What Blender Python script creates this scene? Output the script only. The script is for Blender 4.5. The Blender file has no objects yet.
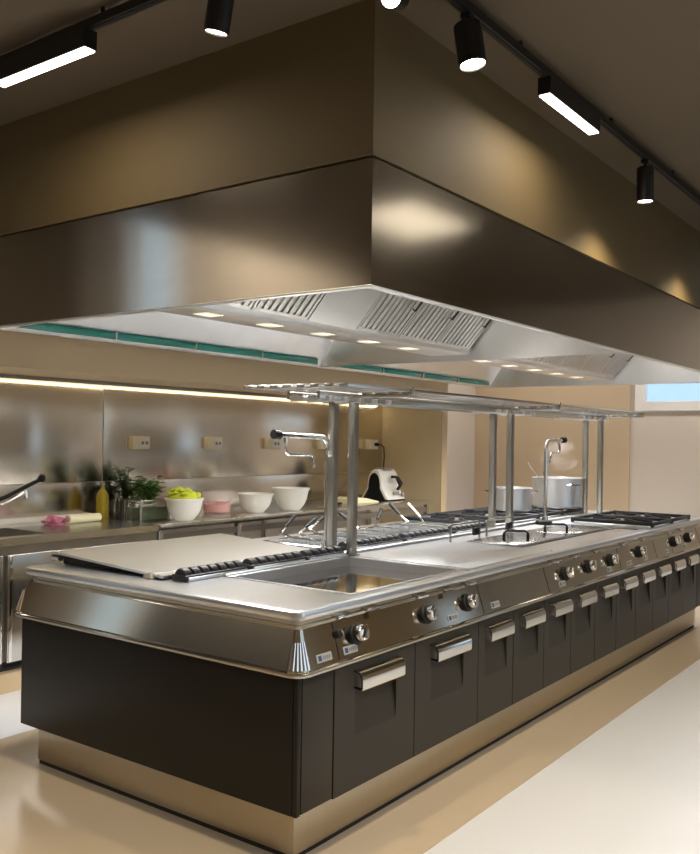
import bpy, bmesh, math, random
from mathutils import Vector, Matrix
random.seed(7)
SC = bpy.context.scene
COL = SC.collection
PI = math.pi

# ------------------------------------------------------------------ materials
def mat(name, col, rough=.5, metal=0., spec=.5, emit=None, estr=0., trans=0., ior=1.45, alpha=1., aniso=0., bump=None, vary=None, coat=0.):
    m = bpy.data.materials.new(name); m.use_nodes = True
    nt = m.node_tree; b = nt.nodes['Principled BSDF']
    b.inputs['Base Color'].default_value = (*col, 1); b.inputs['Roughness'].default_value = rough
    b.inputs['Metallic'].default_value = metal; b.inputs['Specular IOR Level'].default_value = spec
    b.inputs['IOR'].default_value = ior; b.inputs['Transmission Weight'].default_value = trans
    b.inputs['Alpha'].default_value = alpha; b.inputs['Anisotropic'].default_value = aniso
    b.inputs['Coat Weight'].default_value = coat
    if emit:
        b.inputs['Emission Color'].default_value = (*emit, 1); b.inputs['Emission Strength'].default_value = estr
    tc = nt.nodes.new('ShaderNodeTexCoord'); mp = nt.nodes.new('ShaderNodeMapping'); nt.links.new(tc.outputs['Object'], mp.inputs['Vector'])
    nz = nt.nodes.new('ShaderNodeTexNoise'); nt.links.new(mp.outputs['Vector'], nz.inputs['Vector'])
    sc, amt = (vary or ((6, 6, 6), .06))
    mp.inputs['Scale'].default_value = sc; nz.inputs['Scale'].default_value = 1.0; nz.inputs['Detail'].default_value = 4
    mx = nt.nodes.new('ShaderNodeMix'); mx.data_type = 'RGBA'
    mx.inputs[6].default_value = (*[c*(1-amt) for c in col], 1); mx.inputs[7].default_value = (*[min(1, c*(1+amt)) for c in col], 1)
    nt.links.new(nz.outputs['Fac'], mx.inputs[0]); nt.links.new(mx.outputs[2], b.inputs['Base Color'])
    if aniso:
        tg = nt.nodes.new('ShaderNodeCombineXYZ'); tg.inputs[2].default_value = 1.0     # sheet brushed sideways
        nt.links.new(tg.outputs[0], b.inputs['Tangent'])
    if bump:
        bs, bd, bst = bump
        mp2 = nt.nodes.new('ShaderNodeMapping'); mp2.inputs['Scale'].default_value = bs
        nt.links.new(tc.outputs['Object'], mp2.inputs['Vector'])
        n2 = nt.nodes.new('ShaderNodeTexNoise'); n2.inputs['Scale'].default_value = 1; n2.inputs['Detail'].default_value = 3
        nt.links.new(mp2.outputs['Vector'], n2.inputs['Vector'])
        bp = nt.nodes.new('ShaderNodeBump'); bp.inputs['Distance'].default_value = bd; bp.inputs['Strength'].default_value = bst
        nt.links.new(n2.outputs['Fac'], bp.inputs['Height']); nt.links.new(bp.outputs['Normal'], b.inputs['Normal'])
    return m

STEEL = mat('brushed_steel', (.60, .58, .54), .24, 1., vary=((2, 2, 60), .05), bump=((1.6, 1.6, .8), .012, .25))
STEELTOP = mat('worktop_steel', (.72, .735, .755), .29, 1., vary=((3, 40, 3), .04), bump=((2.5, 2.5, 2), .003, .12))
POLISH = mat('polished_well_steel', (.66, .67, .69), .06, 1., bump=((3, 3, 3), .004, .15))
STEELD = mat('satin_steel_dark', (.40, .38, .34), .32, 1.)
STEELW = mat('splashback_steel', (.70, .65, .57), .20, 1., aniso=.85, vary=((40, 2, 2), .05), bump=((1.2, 1.2, .5), .008, .12))
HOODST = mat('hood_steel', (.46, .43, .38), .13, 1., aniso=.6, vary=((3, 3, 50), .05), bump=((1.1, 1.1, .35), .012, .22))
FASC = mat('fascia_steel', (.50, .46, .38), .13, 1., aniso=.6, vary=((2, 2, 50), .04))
FILT = mat('filter_steel', (.82, .81, .79), .34, 1.)
SHEET = mat('inner_sheet_steel', (.82, .82, .81), .36, 1., bump=((3, 3, 3), .008, .3))
PLINTH = mat('plinth_steel', (.47, .41, .31), .34, 1., vary=((30, 30, 3), .05))
CHROME = mat('chrome', (.78, .77, .75), .07, 1.)
BLACK = mat('black_enamel', (.016, .013, .009), .40, 0., spec=.25)
DOORM = mat('charcoal_door', (.034, .028, .020), .42, 0., spec=.3)
ROOMW = mat('brown_wall_paint', (.42, .33, .22), .7, vary=((1, 1, 1), .05))
IRON = mat('cast_iron', (.012, .012, .014), .45)
RUBBER = mat('black_plastic', (.010, .010, .010), .45, spec=.3)
GAP = mat('dark_gap', (.012, .010, .008), .8)
PAINT = mat('taupe_paint', (.105, .074, .030), .7, vary=((1.2, 1.2, 1.2), .05))
CEIL = mat('ceiling_paint', (.115, .088, .055), .8, vary=((.8, .8, .8), .04))
BEIGE = mat('beige_laminate', (.50, .38, .235), .42, vary=((1.5, 1.5, 1.5), .04))
PALE = mat('pale_wall_paint', (.62, .555, .49), .75, vary=((1, 1, 1), .03))
SIDEW = mat('niche_side_panel', (.55, .44, .27), .45)
FLOORM = mat('pale_resin_floor', (.555, .555, .56), .28, vary=((1, 1, 1), .03))
BEIGEF = mat('beige_floor', (.41, .33, .235), .22, vary=((1.3, 1.3, 1.3), .05))
WHITEP = mat('white_plastic', (.80, .76, .68), .35)
WHITEF = mat('white_frame', (.78, .76, .74), .4)
BOWLM = mat('white_bowl', (.86, .83, .74), .3)
IVORY = mat('ivory_outlet', (.80, .71, .52), .4)
GREY = mat('grey_plastic', (.28, .25, .22), .5)
GLASS = mat('clear_glass', (.9, .95, .93), .04, trans=1., ior=1.45)
WPANE = mat('window_glass', (.95, .98, 1.), .0, trans=1., ior=1.02)
TEAL = mat('teal_glass', (.03, .30, .24), .08, trans=.35, coat=.6)
LEAF = mat('green_leaf', (.10, .20, .03), .5, vary=((40, 40, 40), .5))
LEAFD = mat('dark_green_leaf', (.035, .09, .022), .5, vary=((40, 40, 40), .4))
STEM = mat('stem', (.12, .18, .05), .6)
LIME = mat('lime_green', (.50, .54, .03), .55, vary=((60, 60, 60), .12))
RED = mat('red_sauce', (.62, .05, .03), .3, vary=((60, 60, 60), .25))
TUB = mat('milky_plastic', (.92, .80, .74), .3, alpha=.25)
CREAM = mat('cream_cloth', (.80, .74, .48), .7)
PINK = mat('pink_cloth', (.66, .24, .36), .8)
GOLDEN = mat('golden_translucent', (.55, .42, .03), .1, trans=.4)
DKGLASS = mat('dark_bottle_glass', (.02, .02, .012), .08, coat=.5)
POTM = mat('satin_pot', (.86, .86, .86), .36, 1.)
POST = mat('post_steel', (.34, .325, .285), .34, 1.)
BLUE = mat('badge_blue', (.03, .06, .18), .4)
BADGE = mat('badge_silver', (.60, .57, .50), .35, .6)
LAMPB = mat('black_lamp', (.008, .007, .007), .45)
LAMP = mat('lamp_lens', (1, 1, 1), .4, emit=(1, .86, .66), estr=22)
TUBE = mat('linear_diffuser', (1, 1, 1), .4, emit=(1, .90, .78), estr=8)
LED = mat('led_strip', (1, 1, 1), .4, emit=(1, .82, .48), estr=1.0)
HLAMP = mat('hood_lamp', (1, 1, 1), .4, emit=(1, .84, .55), estr=.6)

def steam_mat():
    m = bpy.data.materials.new('steam'); m.use_nodes = True; nt = m.node_tree; nt.nodes.clear()
    out = nt.nodes.new('ShaderNodeOutputMaterial'); v = nt.nodes.new('ShaderNodeVolumePrincipled')
    v.inputs['Color'].default_value = (1, .98, .95, 1); v.inputs['Anisotropy'].default_value = .2
    tc = nt.nodes.new('ShaderNodeTexCoord'); nz = nt.nodes.new('ShaderNodeTexNoise'); nz.inputs['Scale'].default_value = 9; nz.inputs['Detail'].default_value = 3
    nt.links.new(tc.outputs['Object'], nz.inputs['Vector'])
    mr = nt.nodes.new('ShaderNodeMapRange'); mr.inputs[1].default_value = .42; mr.inputs[2].default_value = .8; mr.inputs[3].default_value = 0; mr.inputs[4].default_value = 2.4
    nt.links.new(nz.outputs['Fac'], mr.inputs[0]); nt.links.new(mr.outputs[0], v.inputs['Density']); nt.links.new(v.outputs[0], out.inputs['Volume'])
    return m
STEAM = steam_mat()

# ------------------------------------------------------------------ geometry helpers
WLOC = {}
class M:
    def __init__(s): s.bm = bmesh.new()
    def box(s, x0, x1, y0, y1, z0, z1, bev=0., seg=2):
        vs = [s.bm.verts.new(p) for p in ((x0,y0,z0),(x1,y0,z0),(x1,y1,z0),(x0,y1,z0),(x0,y0,z1),(x1,y0,z1),(x1,y1,z1),(x0,y1,z1))]
        fs = [s.bm.faces.new([vs[i] for i in f]) for f in ((0,3,2,1),(4,5,6,7),(0,1,5,4),(1,2,6,5),(2,3,7,6),(3,0,4,7))]
        if bev > 0:
            es = set(e for f in fs for e in f.edges)
            bmesh.ops.bevel(s.bm, geom=list(es), offset=bev, segments=seg, affect='EDGES', profile=.5)
        return s
    def prism(s, poly, axis, a0, a1, bev=0.):
        def P(p, a):
            return {'x': (a, p[0], p[1]), 'y': (p[0], a, p[1]), 'z': (p[0], p[1], a)}[axis]
        n = len(poly)
        A = [s.bm.verts.new(P(p, a0)) for p in poly]; B = [s.bm.verts.new(P(p, a1)) for p in poly]
        fs = [s.bm.faces.new(A[::-1]), s.bm.faces.new(B)]
        for i in range(n): fs.append(s.bm.faces.new([A[i], A[(i+1) % n], B[(i+1) % n], B[i]]))
        bmesh.ops.recalc_face_normals(s.bm, faces=fs)
        if bev > 0:
            es = set(e for f in fs[:2] for e in f.edges)
            bmesh.ops.bevel(s.bm, geom=list(es), offset=bev, segments=2, affect='EDGES', profile=.5)
        return s
    def ring(s, c, ax, r, n):
        ax = Vector(ax).normalized(); t = Vector((0, 0, 1)) if abs(ax.z) < .9 else Vector((1, 0, 0))
        u = ax.cross(t).normalized(); w = ax.cross(u)
        return [s.bm.verts.new(Vector(c)+u*(r*math.cos(2*PI*i/n))+w*(r*math.sin(2*PI*i/n))) for i in range(n)]
    def bridge(s, A, B):
        n = len(A); return [s.bm.faces.new([A[i], A[(i+1) % n], B[(i+1) % n], B[i]]) for i in range(n)]
    def cyl(s, p0, p1, r0, r1=None, n=20):
        r1 = r0 if r1 is None else r1; ax = Vector(p1)-Vector(p0)
        A = s.ring(p0, ax, r0, n); B = s.ring(p1, ax, r1, n)
        fs = s.bridge(A, B); fs += [s.bm.faces.new(A[::-1]), s.bm.faces.new(B)]
        bmesh.ops.recalc_face_normals(s.bm, faces=fs); return s
    def lathe(s, prof, c=(0, 0, 0), n=28, axis=(0, 0, 1)):
        # prof: list of (r, h); closed caps if r==0 at ends
        ax = Vector(axis).normalized(); fs = []; prev = None
        for r, h in prof:
            cc = Vector(c)+ax*h
            cur = [s.bm.verts.new(cc)] if r < 1e-6 else s.ring(cc, ax, r, n)
            if prev:
                if len(prev) == 1 and len(cur) > 1: fs += [s.bm.faces.new([prev[0], cur[i], cur[(i+1) % n]]) for i in range(n)]
                elif len(cur) == 1 and len(prev) > 1: fs += [s.bm.faces.new([prev[i], cur[0], prev[(i+1) % n]]) for i in range(n)]
                elif len(cur) > 1: fs += s.bridge(prev, cur)
            prev = cur
        bmesh.ops.recalc_face_normals(s.bm, faces=fs); return s
    def tube(s, pts, r, n=10, closed=False):
        pts = [Vector(p) for p in pts]; k = len(pts); rings = []; up = None
        for i, p in enumerate(pts):
            if closed: d = (pts[(i+1) % k]-pts[i-1])
            else: d = pts[min(i+1, k-1)]-pts[max(i-1, 0)]
            d.normalize()
            if up is None:
                t = Vector((0, 0, 1)) if abs(d.z) < .9 else Vector((1, 0, 0)); up = d.cross(t).normalized()
            else: up = (up-d*up.dot(d)).normalized()
            w = d.cross(up)
            rings.append([s.bm.verts.new(p+up*(r*math.cos(2*PI*j/n))+w*(r*math.sin(2*PI*j/n))) for j in range(n)])
        fs = []
        for i in range(k-1): fs += s.bridge(rings[i], rings[i+1])
        if closed: fs += s.bridge(rings[-1], rings[0])
        else: fs += [s.bm.faces.new(rings[0][::-1]), s.bm.faces.new(rings[-1])]
        bmesh.ops.recalc_face_normals(s.bm, faces=fs); return s
    def quad(s, *pts):
        s.bm.faces.new([s.bm.verts.new(p) for p in pts]); return s
    def ball(s, c, r, sx=1, sy=1, sz=1, seg=16):
        g = bmesh.ops.create_uvsphere(s.bm, u_segments=seg, v_segments=max(6, seg//2), radius=r)
        for v in g['verts']: v.co = Vector((v.co.x*sx, v.co.y*sy, v.co.z*sz))+Vector(c)
        return s
    def slab(s, pts, t):
        # thick sheet from a planar quad: offset along the normal by t
        pts = [Vector(p) for p in pts]; n = (pts[1]-pts[0]).cross(pts[2]-pts[0]).normalized()
        A = [s.bm.verts.new(p) for p in pts]; B = [s.bm.verts.new(p+n*t) for p in pts]; k = len(pts)
        fs = [s.bm.faces.new(A[::-1]), s.bm.faces.new(B)]+[s.bm.faces.new([A[i], A[(i+1) % k], B[(i+1) % k], B[i]]) for i in range(k)]
        bmesh.ops.recalc_face_normals(s.bm, faces=fs); return s
    def xform(s, mtx):
        bmesh.ops.transform(s.bm, matrix=mtx, verts=s.bm.verts); return s
    def build(s, name, m, parent=None, smooth=True, label=None):
        me = bpy.data.meshes.new(name)
        off = WLOC.get(parent.name, Vector((0, 0, 0))) if parent else None
        if parent: bmesh.ops.translate(s.bm, vec=-off, verts=s.bm.verts)
        s.bm.to_mesh(me); s.bm.free(); me.materials.append(m)
        if smooth:
            me.polygons.foreach_set('use_smooth', [True]*len(me.polygons)); me.set_sharp_from_angle(angle=math.radians(35))
        o = bpy.data.objects.new(name, me); COL.objects.link(o)
        if parent: o.parent = parent; WLOC[o.name] = off
        else: WLOC[o.name] = Vector((0, 0, 0))
        if label: o['label'] = label
        return o
def tag(o, label, cat, group=None):
    o['label'] = label; o['category'] = cat
    if group: o['group'] = group
    return o
def thing(name, label, cat, loc, group=None):
    o = bpy.data.objects.new(name, None); COL.objects.link(o); o.location = loc; o.empty_display_size = .1
    WLOC[o.name] = Vector(loc); return tag(o, label, cat, group)
def single(mb, name, m, label, cat, loc=(0, 0, 0), group=None, smooth=True):
    # a thing that is one mesh, origin at its base
    bmesh.ops.translate(mb.bm, vec=-Vector(loc), verts=mb.bm.verts)
    o = mb.build(name, m, None, smooth); o.location = loc; WLOC[o.name] = Vector(loc)
    return tag(o, label, cat, group)
def struct(mb, name, m, parent=None, smooth=False):
    o = mb.build(name, m, parent, smooth)
    if parent is None: o['kind'] = 'structure'
    return o
def dup(root, loc, label=None, group=None):
    r = root.copy(); COL.objects.link(r); r.location = loc
    if label: r['label'] = label
    if group: r['group'] = group
    def kids(a, b):
        for ch in list(a.children):
            if ch.parent is not a: continue
            c = ch.copy(); COL.objects.link(c); c.parent = b; kids(ch, c)
    kids(root, r); return r
def arc(c, r, a0, a1, n, plane='xz', y=0):
    out = []
    for i in range(n+1):
        a = a0+(a1-a0)*i/n
        out.append((c[0]+r*math.cos(a), c[1]+r*math.sin(a)))
    return out
def plate(x0, x1, y0, y1, z, t, holes, depth_mat=None):
    # horizontal plate with rectangular openings that drop as wells; holes: (x0,x1,y0,y1,depth)
    m = M(); xs = sorted({x0, x1, *[h[0] for h in holes], *[h[1] for h in holes]}); ys = sorted({y0, y1, *[h[2] for h in holes], *[h[3] for h in holes]})
    V = {}
    def v(x, y, zz):
        k = (round(x, 5), round(y, 5), round(zz, 5))
        if k not in V: V[k] = m.bm.verts.new(k)
        return V[k]
    def hole(cx, cy):
        for h in holes:
            if h[0] < cx < h[1] and h[2] < cy < h[3]: return h
    for i in range(len(xs)-1):
        for j in range(len(ys)-1):
            a, b, c, d = xs[i], xs[i+1], ys[j], ys[j+1]
            h = hole((a+b)/2, (c+d)/2); zz = z-h[4] if h else z
            m.bm.faces.new([v(a, c, zz), v(b, c, zz), v(b, d, zz), v(a, d, zz)])
    for h in holes:
        a, b, c, d, dp = h; zl = z-dp
        xs2 = [x for x in xs if a-1e-6 <= x <= b+1e-6]; ys2 = [y for y in ys if c-1e-6 <= y <= d+1e-6]
        for p, q in zip(xs2[:-1], xs2[1:]):
            m.bm.faces.new([v(p, c, z), v(p, c, zl), v(q, c, zl), v(q, c, z)]); m.bm.faces.new([v(q, d, z), v(q, d, zl), v(p, d, zl), v(p, d, z)])
        for p, q in zip(ys2[:-1], ys2[1:]):
            m.bm.faces.new([v(a, q, z), v(a, q, zl), v(a, p, zl), v(a, p, z)]); m.bm.faces.new([v(b, p, z), v(b, p, zl), v(b, q, zl), v(b, q, z)])
    # outer skirt
    for p, q in zip(xs[:-1], xs[1:]):
        m.bm.faces.new([v(p, y0, z-t), v(q, y0, z-t), v(q, y0, z), v(p, y0, z)]); m.bm.faces.new([v(q, y1, z-t), v(p, y1, z-t), v(p, y1, z), v(q, y1, z)])
    for p, q in zip(ys[:-1], ys[1:]):
        m.bm.faces.new([v(x0, q, z-t), v(x0, p, z-t), v(x0, p, z), v(x0, q, z)]); m.bm.faces.new([v(x1, p, z-t), v(x1, q, z-t), v(x1, q, z), v(x1, p, z)])
    bmesh.ops.recalc_face_normals(m.bm, faces=m.bm.faces); return m

# ------------------------------------------------------------------ setting
ZC = 3.15
XL, XR, YF, YB, YA = -4.5, 7.6, -3.5, 3.4, 8.2
struct(M().box(XL, XR, YF, YA, -.1, 0), 'floor', FLOORM)
struct(M().box(-3.2, 7.0, -.27, 2.0, 0, .002), 'trim_1', BEIGEF)  # thin beige sheet over the pale floor, under and around the island
struct(M().box(XL, XR, YF, YB, ZC, ZC+.1), 'ceiling', CEIL)
ZA = 4.6
struct(M().box(XL, .3, YB, YA, ZA, ZA+.1), 'ceiling_alcove', CEIL)
struct(M().box(XL, .3, YB, YB+.15, ZC+.1, ZA), 'trim_5', ROOMW)
struct(M().box(.3, XR, YB, YB+.15, 0, ZC), 'wall_back', PALE)
struct(M().box(.15, .3, YB, YA, 0, ZA), 'wall_alcove', PALE)
struct(M().box(XL, .3, YA, YA+.15, 0, ZA), 'wall_far', CEIL)
def wall_with_holes(name, axis, a, t, u0, u1, holes, m, ZC=ZC):
    # wall normal to axis at a..a+t, running u0..u1, holes (u0,u1,z0,z1)
    mb = M(); us = sorted({u0, u1, *[h[0] for h in holes], *[h[1] for h in holes]}); zs = sorted({0, ZC, *[h[2] for h in holes], *[h[3] for h in holes]})
    for i in range(len(us)-1):
        for j in range(len(zs)-1):
            cu, cz = (us[i]+us[i+1])/2, (zs[j]+zs[j+1])/2
            if any(h[0] < cu < h[1] and h[2] < cz < h[3] for h in holes): continue
            if axis == 'x': mb.box(a, a+t, us[i], us[i+1], zs[j], zs[j+1])
            else: mb.box(us[i], us[i+1], a, a+t, zs[j], zs[j+1])
    return struct(mb, name, m)
WIN = []   # (axis, plane, u0,u1,z0,z1)
h_right = [(-.35, 1.33, 1.908, 2.72)]
h_front = [(6.5, 7.4, .2, 1.75), (-.2, 1.6, .9, 2.5), (2.2, 4.0, .9, 2.5)]
h_left = [(6.2, 7.1, .4, 4.4)]
wall_with_holes('wall_right', 'x', XR, .15, YF, YB, h_right, PALE)
wall_with_holes('wall_front', 'y', YF-.15, .15, XL, XR, h_front, ROOMW)
wall_with_holes('wall_left', 'x', XL-.15, .15, YF, YB, [h for h in h_left if h[0] < YB], ROOMW)
wall_with_holes('wall_hall', 'x', XL-.15, .15, YB, YA, [h for h in h_left if h[0] > YB], PALE, ZA)
wn = [0]
def window(axis, a, s, u0, u1, z0, z1, fw=.06, d=.05):
    # frame + glass; a = inner wall face, s = direction into the room (+1/-1)
    wn[0] += 1
    def bx(mb, p, q, r, t, lo, hi, bev=.004):
        if axis == 'x': mb.box(min(lo, hi), max(lo, hi), p, q, r, t, bev)
        else: mb.box(p, q, min(lo, hi), max(lo, hi), r, t, bev)
    fr = M(); lo, hi = a+s*d, a-s*.06
    bx(fr, u0-fw*.6, u1+fw*.6, z0-fw*.6, z0+fw, lo, hi); bx(fr, u0-fw*.6, u1+fw*.6, z1-fw, z1+fw*.6, lo, hi)
    bx(fr, u0-fw*.6, u0+fw, z0+fw, z1-fw, lo, hi); bx(fr, u1-fw, u1+fw*.6, z0+fw, z1-fw, lo, hi)
    w = struct(fr, 'window_%d' % wn[0], WHITEF)
    g = M(); bx(g, u0+fw*.8, u1-fw*.8, z0+fw*.8, z1-fw*.8, a-s*.015, a-s*.027, 0)
    g.build('window_pane', WPANE, w, False)
    WIN.append((axis, a-s*.07, s, u0, u1, z0, z1))
    return w
struct(M().box(XL, XL+.05, YB+.1, 6.0, 0, 2.75, .004), 'unseen_dark_panel', mat('added_dark_panel', (.085, .085, .09), .6))  # unseen dark panel added so the left fascia reflects dark low down
for h in h_right: window('x', XR, -1, *h, fw=.067)
for h in h_front: window('y', YF, 1, *h)
for h in h_left: window('x', XL, 1, *h)

# niche around the back counter
NX = 5.47
struct(M().box(NX, NX+.10, 2.66, YB, 0, ZC), 'wall_niche', SIDEW)
struct(M().box(NX-.004, NX+.104, 2.645, 2.66, 0, ZC, .002), 'trim_2', BEIGE)
bk = M().box(.3, NX, 2.60, YB, 1.90, ZC).box(.3, NX, 2.60, 2.63, 1.885, 1.90)
struct(bk, 'bulkhead', BEIGE)
# beige wall panel and pale reveal on the right wall
struct(M().box(XR-.03, XR, 1.43, YB, 0, ZC), 'trim_3', mat('beige_wall_panel', (.56, .44, .30), .45, vary=((1, 1, 1), .04)))
# splashback sheets behind the counter
SBX = 1.81
def splash(x0, x1, z0, z1, name, label):
    return single(M().box(x0, x1, YB-.012, YB-.001, z0, z1, .002), name, STEELW, label, 'splashback', ((x0+x1)/2, YB-.006, z0), 'steel sheets of the back wall')
splash(.305, SBX-.004, 1.165, 1.885, 'splashback', 'brushed steel wall sheet above the sink, under the light strip')
splash(SBX+.004, NX, 1.165, 1.885, 'splashback', 'long steel wall sheet with power outlets above the bowls')
splash(.305, SBX-.004, .902, 1.161, 'splashback', 'low steel upstand sheet on the wall behind the sink')
splash(SBX+.004, NX, .902, 1.161, 'splashback', 'low steel upstand sheet on the wall behind plants and bowls')
# led strip under the bulkhead
t = thing('led_strip_light', 'thin warm light strip under the beige bulkhead along the steel wall', 'light', (2.2, 3.37, 1.885))
M().box(.31, NX-.02, 3.360, 3.386, 1.872, 1.899, .002).build('housing', STEELD, t, False)
M().box(.31, NX-.02, 3.366, 3.383, 1.866, 1.873).build('diffuser', LED, t, False)

# soffit over the hood
HX0, HX1, HY0, HY1, HZ0, HZ1 = .323, 6.12, -.053, 2.47, 2.078, 2.552
sf = M().box(HX0, HX1, HY0, HY1, 2.575, ZC)
struct(sf, 'soffit', PAINT)
struct(M().box(HX0-.004, HX1+.004, HY0-.004, HY1+.004, 2.561, 2.576, .002).box(HX0+.02, HX1-.02, HY0+.02, HY1-.02, HZ1, 2.562), 'trim_4', PAINT)

# ------------------------------------------------------------------ island cabinets
ISX0, ISX1, ISY0, ISY1 = .004, 5.246, .004, 1.636
ZB, ZT = .188, .672
pl_ = thing('plinth', 'brushed steel plinth running round the base of the black cooking island', 'plinth', (2.6, .8, .002))
M().box(.0594, 5.19, .0594, 1.58, .020, ZB, .003).build('face', PLINTH, pl_)
M().box(.064, 5.185, .064, 1.575, .0022, .020).build('base_gap', GAP, pl_, False, 'dark gap along the floor')  # black strip standing in for the shaded gap under the plinth
single(M().box(ISX0, ISX0+.02, ISY0+.022, ISY1, ZB, ZT, .002).box(ISX0, ISX0+.024, ISY0, ISY0+.022, ZB-.002, ZT, .006, 3), 'end_panel', BLACK,
       'large plain black panel closing the near end of the cooking island', 'panel', (ISX0, .8, ZB))
single(M().box(.030, .207, ISY0, ISY0+.02, ZB+.004, ZT, .002), 'filler_panel', DOORM, 'narrow plain charcoal panel at the near corner of the island, left of the first door', 'panel', (.12, ISY0, ZB))
single(M().box(5.016, ISX1, ISY0, ISY0+.02, ZB+.004, ZT, .002), 'filler_panel', DOORM, 'narrow plain charcoal panel at the far right end of the island doors', 'panel', (5.13, ISY0, ZB))
single(M().box(ISX1-.02, ISX1, ISY0+.022, ISY1, ZB, ZT, .002), 'end_panel', BLACK, 'black panel closing the far end of the cooking island', 'panel', (ISX1, .8, ZB))

def cabinet(x0, w, label):
    # carcass behind, door with a tapering finger pocket under a chrome cup handle
    t = thing('base_cabinet', label, 'cabinet', (x0, ISY0, ZB), 'charcoal cabinets along the island front')
    c = M(); g = .003
    c.box(x0+.002, x0+w-.002, .045, 1.60, ZB+.002, ZT-.002)
    c.build('carcass', GAP, t, False)
    xa, xb = x0+g, x0+w-g; za, zb = ZB, ZT-.012; y = ISY0; yb = y+.024
    hw = .115 if w < .5 else .142
    cx = x0+w*.49; px0, px1 = cx-hw, cx+hw; pz1, pz0 = .632, .39; pd = .030
    d = M(); bm = d.bm
    def V(*p): return bm.verts.new(p)
    o = [V(xa, y, za), V(xb, y, za), V(xb, y, zb), V(xa, y, zb)]
    p = [V(px0, y, pz0), V(px1, y, pz0), V(px1, y, pz1), V(px0, y, pz1)]
    for i in range(4): bm.faces.new([o[i], o[(i+1) % 4], p[(i+1) % 4], p[i]])
    q = [V(px1, y+pd, pz1), V(px0, y+pd, pz1)]
    bm.faces.new([p[0], p[1], q[0], q[1]]); bm.faces.new([p[2], p[3], q[1], q[0]])
    bm.faces.new([p[1], p[2], q[0]]); bm.faces.new([p[3], p[0], q[1]])
    b = [V(xa, yb, za), V(xb, yb, za), V(xb, yb, zb), V(xa, yb, zb)]
    for i in range(4): bm.faces.new([o[(i+1) % 4], o[i], b[i], b[(i+1) % 4]])
    bmesh.ops.recalc_face_normals(bm, faces=bm.faces)
    dr = d.build('door', DOORM, t, False)
    prof = [(y+.004, .566), (y-.036, .562), (y-.040, .570)]
    for i in range(9):
        a = PI+(-PI/2)*i/8
        prof.append((y-.004+.036*math.cos(a), .600+.036*math.sin(a)))
    prof += [(y+.004, .636), (y+.004, .628), (y-.004, .628)]
    for i in range(7):
        a = PI/2+(PI/2)*i/6
        prof.append((y-.004+.029*math.cos(a), .600+.028*math.sin(a)))
    prof += [(y-.033, .574), (y+.004, .574)]
    h = M().prism(prof, 'x', px0-.004, px1+.004)
    for e in (px0-.004, px1-.002): h.prism([(y+.004, .566), (y-.036, .563), (y-.040, .572), (y-.038, .606), (y-.028, .625), (y-.004, .636), (y+.004, .636)], 'x', e, e+.006, .0015)
    h.build('handle', CHROME, dr, True, 'polished chrome cup handle')
    return t
pw = .554
cabinet(.211, pw, 'wide charcoal cabinet with chrome handle nearest the near corner of the island')
cabinet(.211+pw, pw, 'second wide charcoal cabinet from the near corner of the island')
ords = ['third', 'fourth', 'fifth', 'sixth', 'seventh', 'eighth', 'ninth', 'tenth', 'eleventh', 'twelfth']
c0 = cabinet(1.319, .3695, 'first narrow charcoal cabinet, third door along the island from the near corner')
for i in range(1, 10):
    dup(c0, (1.319+.3695*i, ISY0, ZB), 'narrow charcoal cabinet, %s door along the island from the near corner%s' % (ords[i], ', last one' if i == 9 else ''))

# ------------------------------------------------------------------ island worktop
LX, LY = 5.25, 1.64
wt = thing('worktop', 'long brushed steel cooking worktop with sunken wells, sloping control panels and knobs', 'worktop', (LX/2, LY/2, ZT))
ZW = .90
wells = [(.42, 1.27, .09, .72, .042), (2.30, 3.06, .27, .60, .05), (3.10, 3.74, .27, .60, .05), (1.40, 2.18, 1.0, 1.48, .12), (2.30, 3.02, 1.0, 1.48, .12)]
tp = plate(.03, LX-.03, .03, LY-.03, ZW, .03, wells); tp.build('top_plate', STEELTOP, wt, True)
# bull-nosed rim round the plate, rounded at the corners
def rrect(x0, x1, y0, y1, r, n=5):
    pts = []
    for cx, cy, a0 in ((x1-r, y1-r, 0), (x0+r, y1-r, PI/2), (x0+r, y0+r, PI), (x1-r, y0+r, 1.5*PI)):
        for i in range(n+1):
            a = a0+PI/2*i/n; pts.append((cx+r*math.cos(a), cy+r*math.sin(a)))
    return pts
def skin(rings, closed=False):
    m = M(); R = [[m.bm.verts.new(p) for p in r] for r in rings]
    for a, b in zip(R[:-1], R[1:]): m.bridge(a, b)
    if closed: m.bridge(R[-1], R[0])
    bmesh.ops.recalc_face_normals(m.bm, faces=m.bm.faces); return m
def lev(off, z, r): return [(x, y, z) for x, y in rrect(0-off, LX+off, 0-off, LY+off, max(.005, r), 6)]
skin([lev(-.045, ZW+.001, .02), lev(-.012, ZW+.002, .035), lev(-.003, ZW-.002, .04), lev(0, ZW-.010, .042), lev(0, ZW-.024, .042), lev(-.004, ZW-.030, .04), lev(-.035, ZW-.040, .02), lev(-.045, ZW-.040, .02)], True).build('edge_rim', STEELTOP, wt)
skin([lev(-.033, ZW-.038, .02), lev(-.033, ZW-.052, .02), lev(-.024, ZW-.056, .02), lev(-.020, ZW-.062, .022)]).build('recess_channel', FASC, wt)
fas = skin([lev(-.022, ZW-.060, .02), lev(-.017, ZW-.064, .022), lev(.026, .700, .055), lev(.029, .697, .056)])
fo = fas.build('control_panel', FASC, wt, False)
skin([lev(.027, .698, .055), lev(.033, .694, .058), lev(.035, .687, .06), lev(.033, .680, .058), lev(.024, .676, .055), lev(-.02, .676, .02)]).build('lower_lip', FASC, wt)
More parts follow.
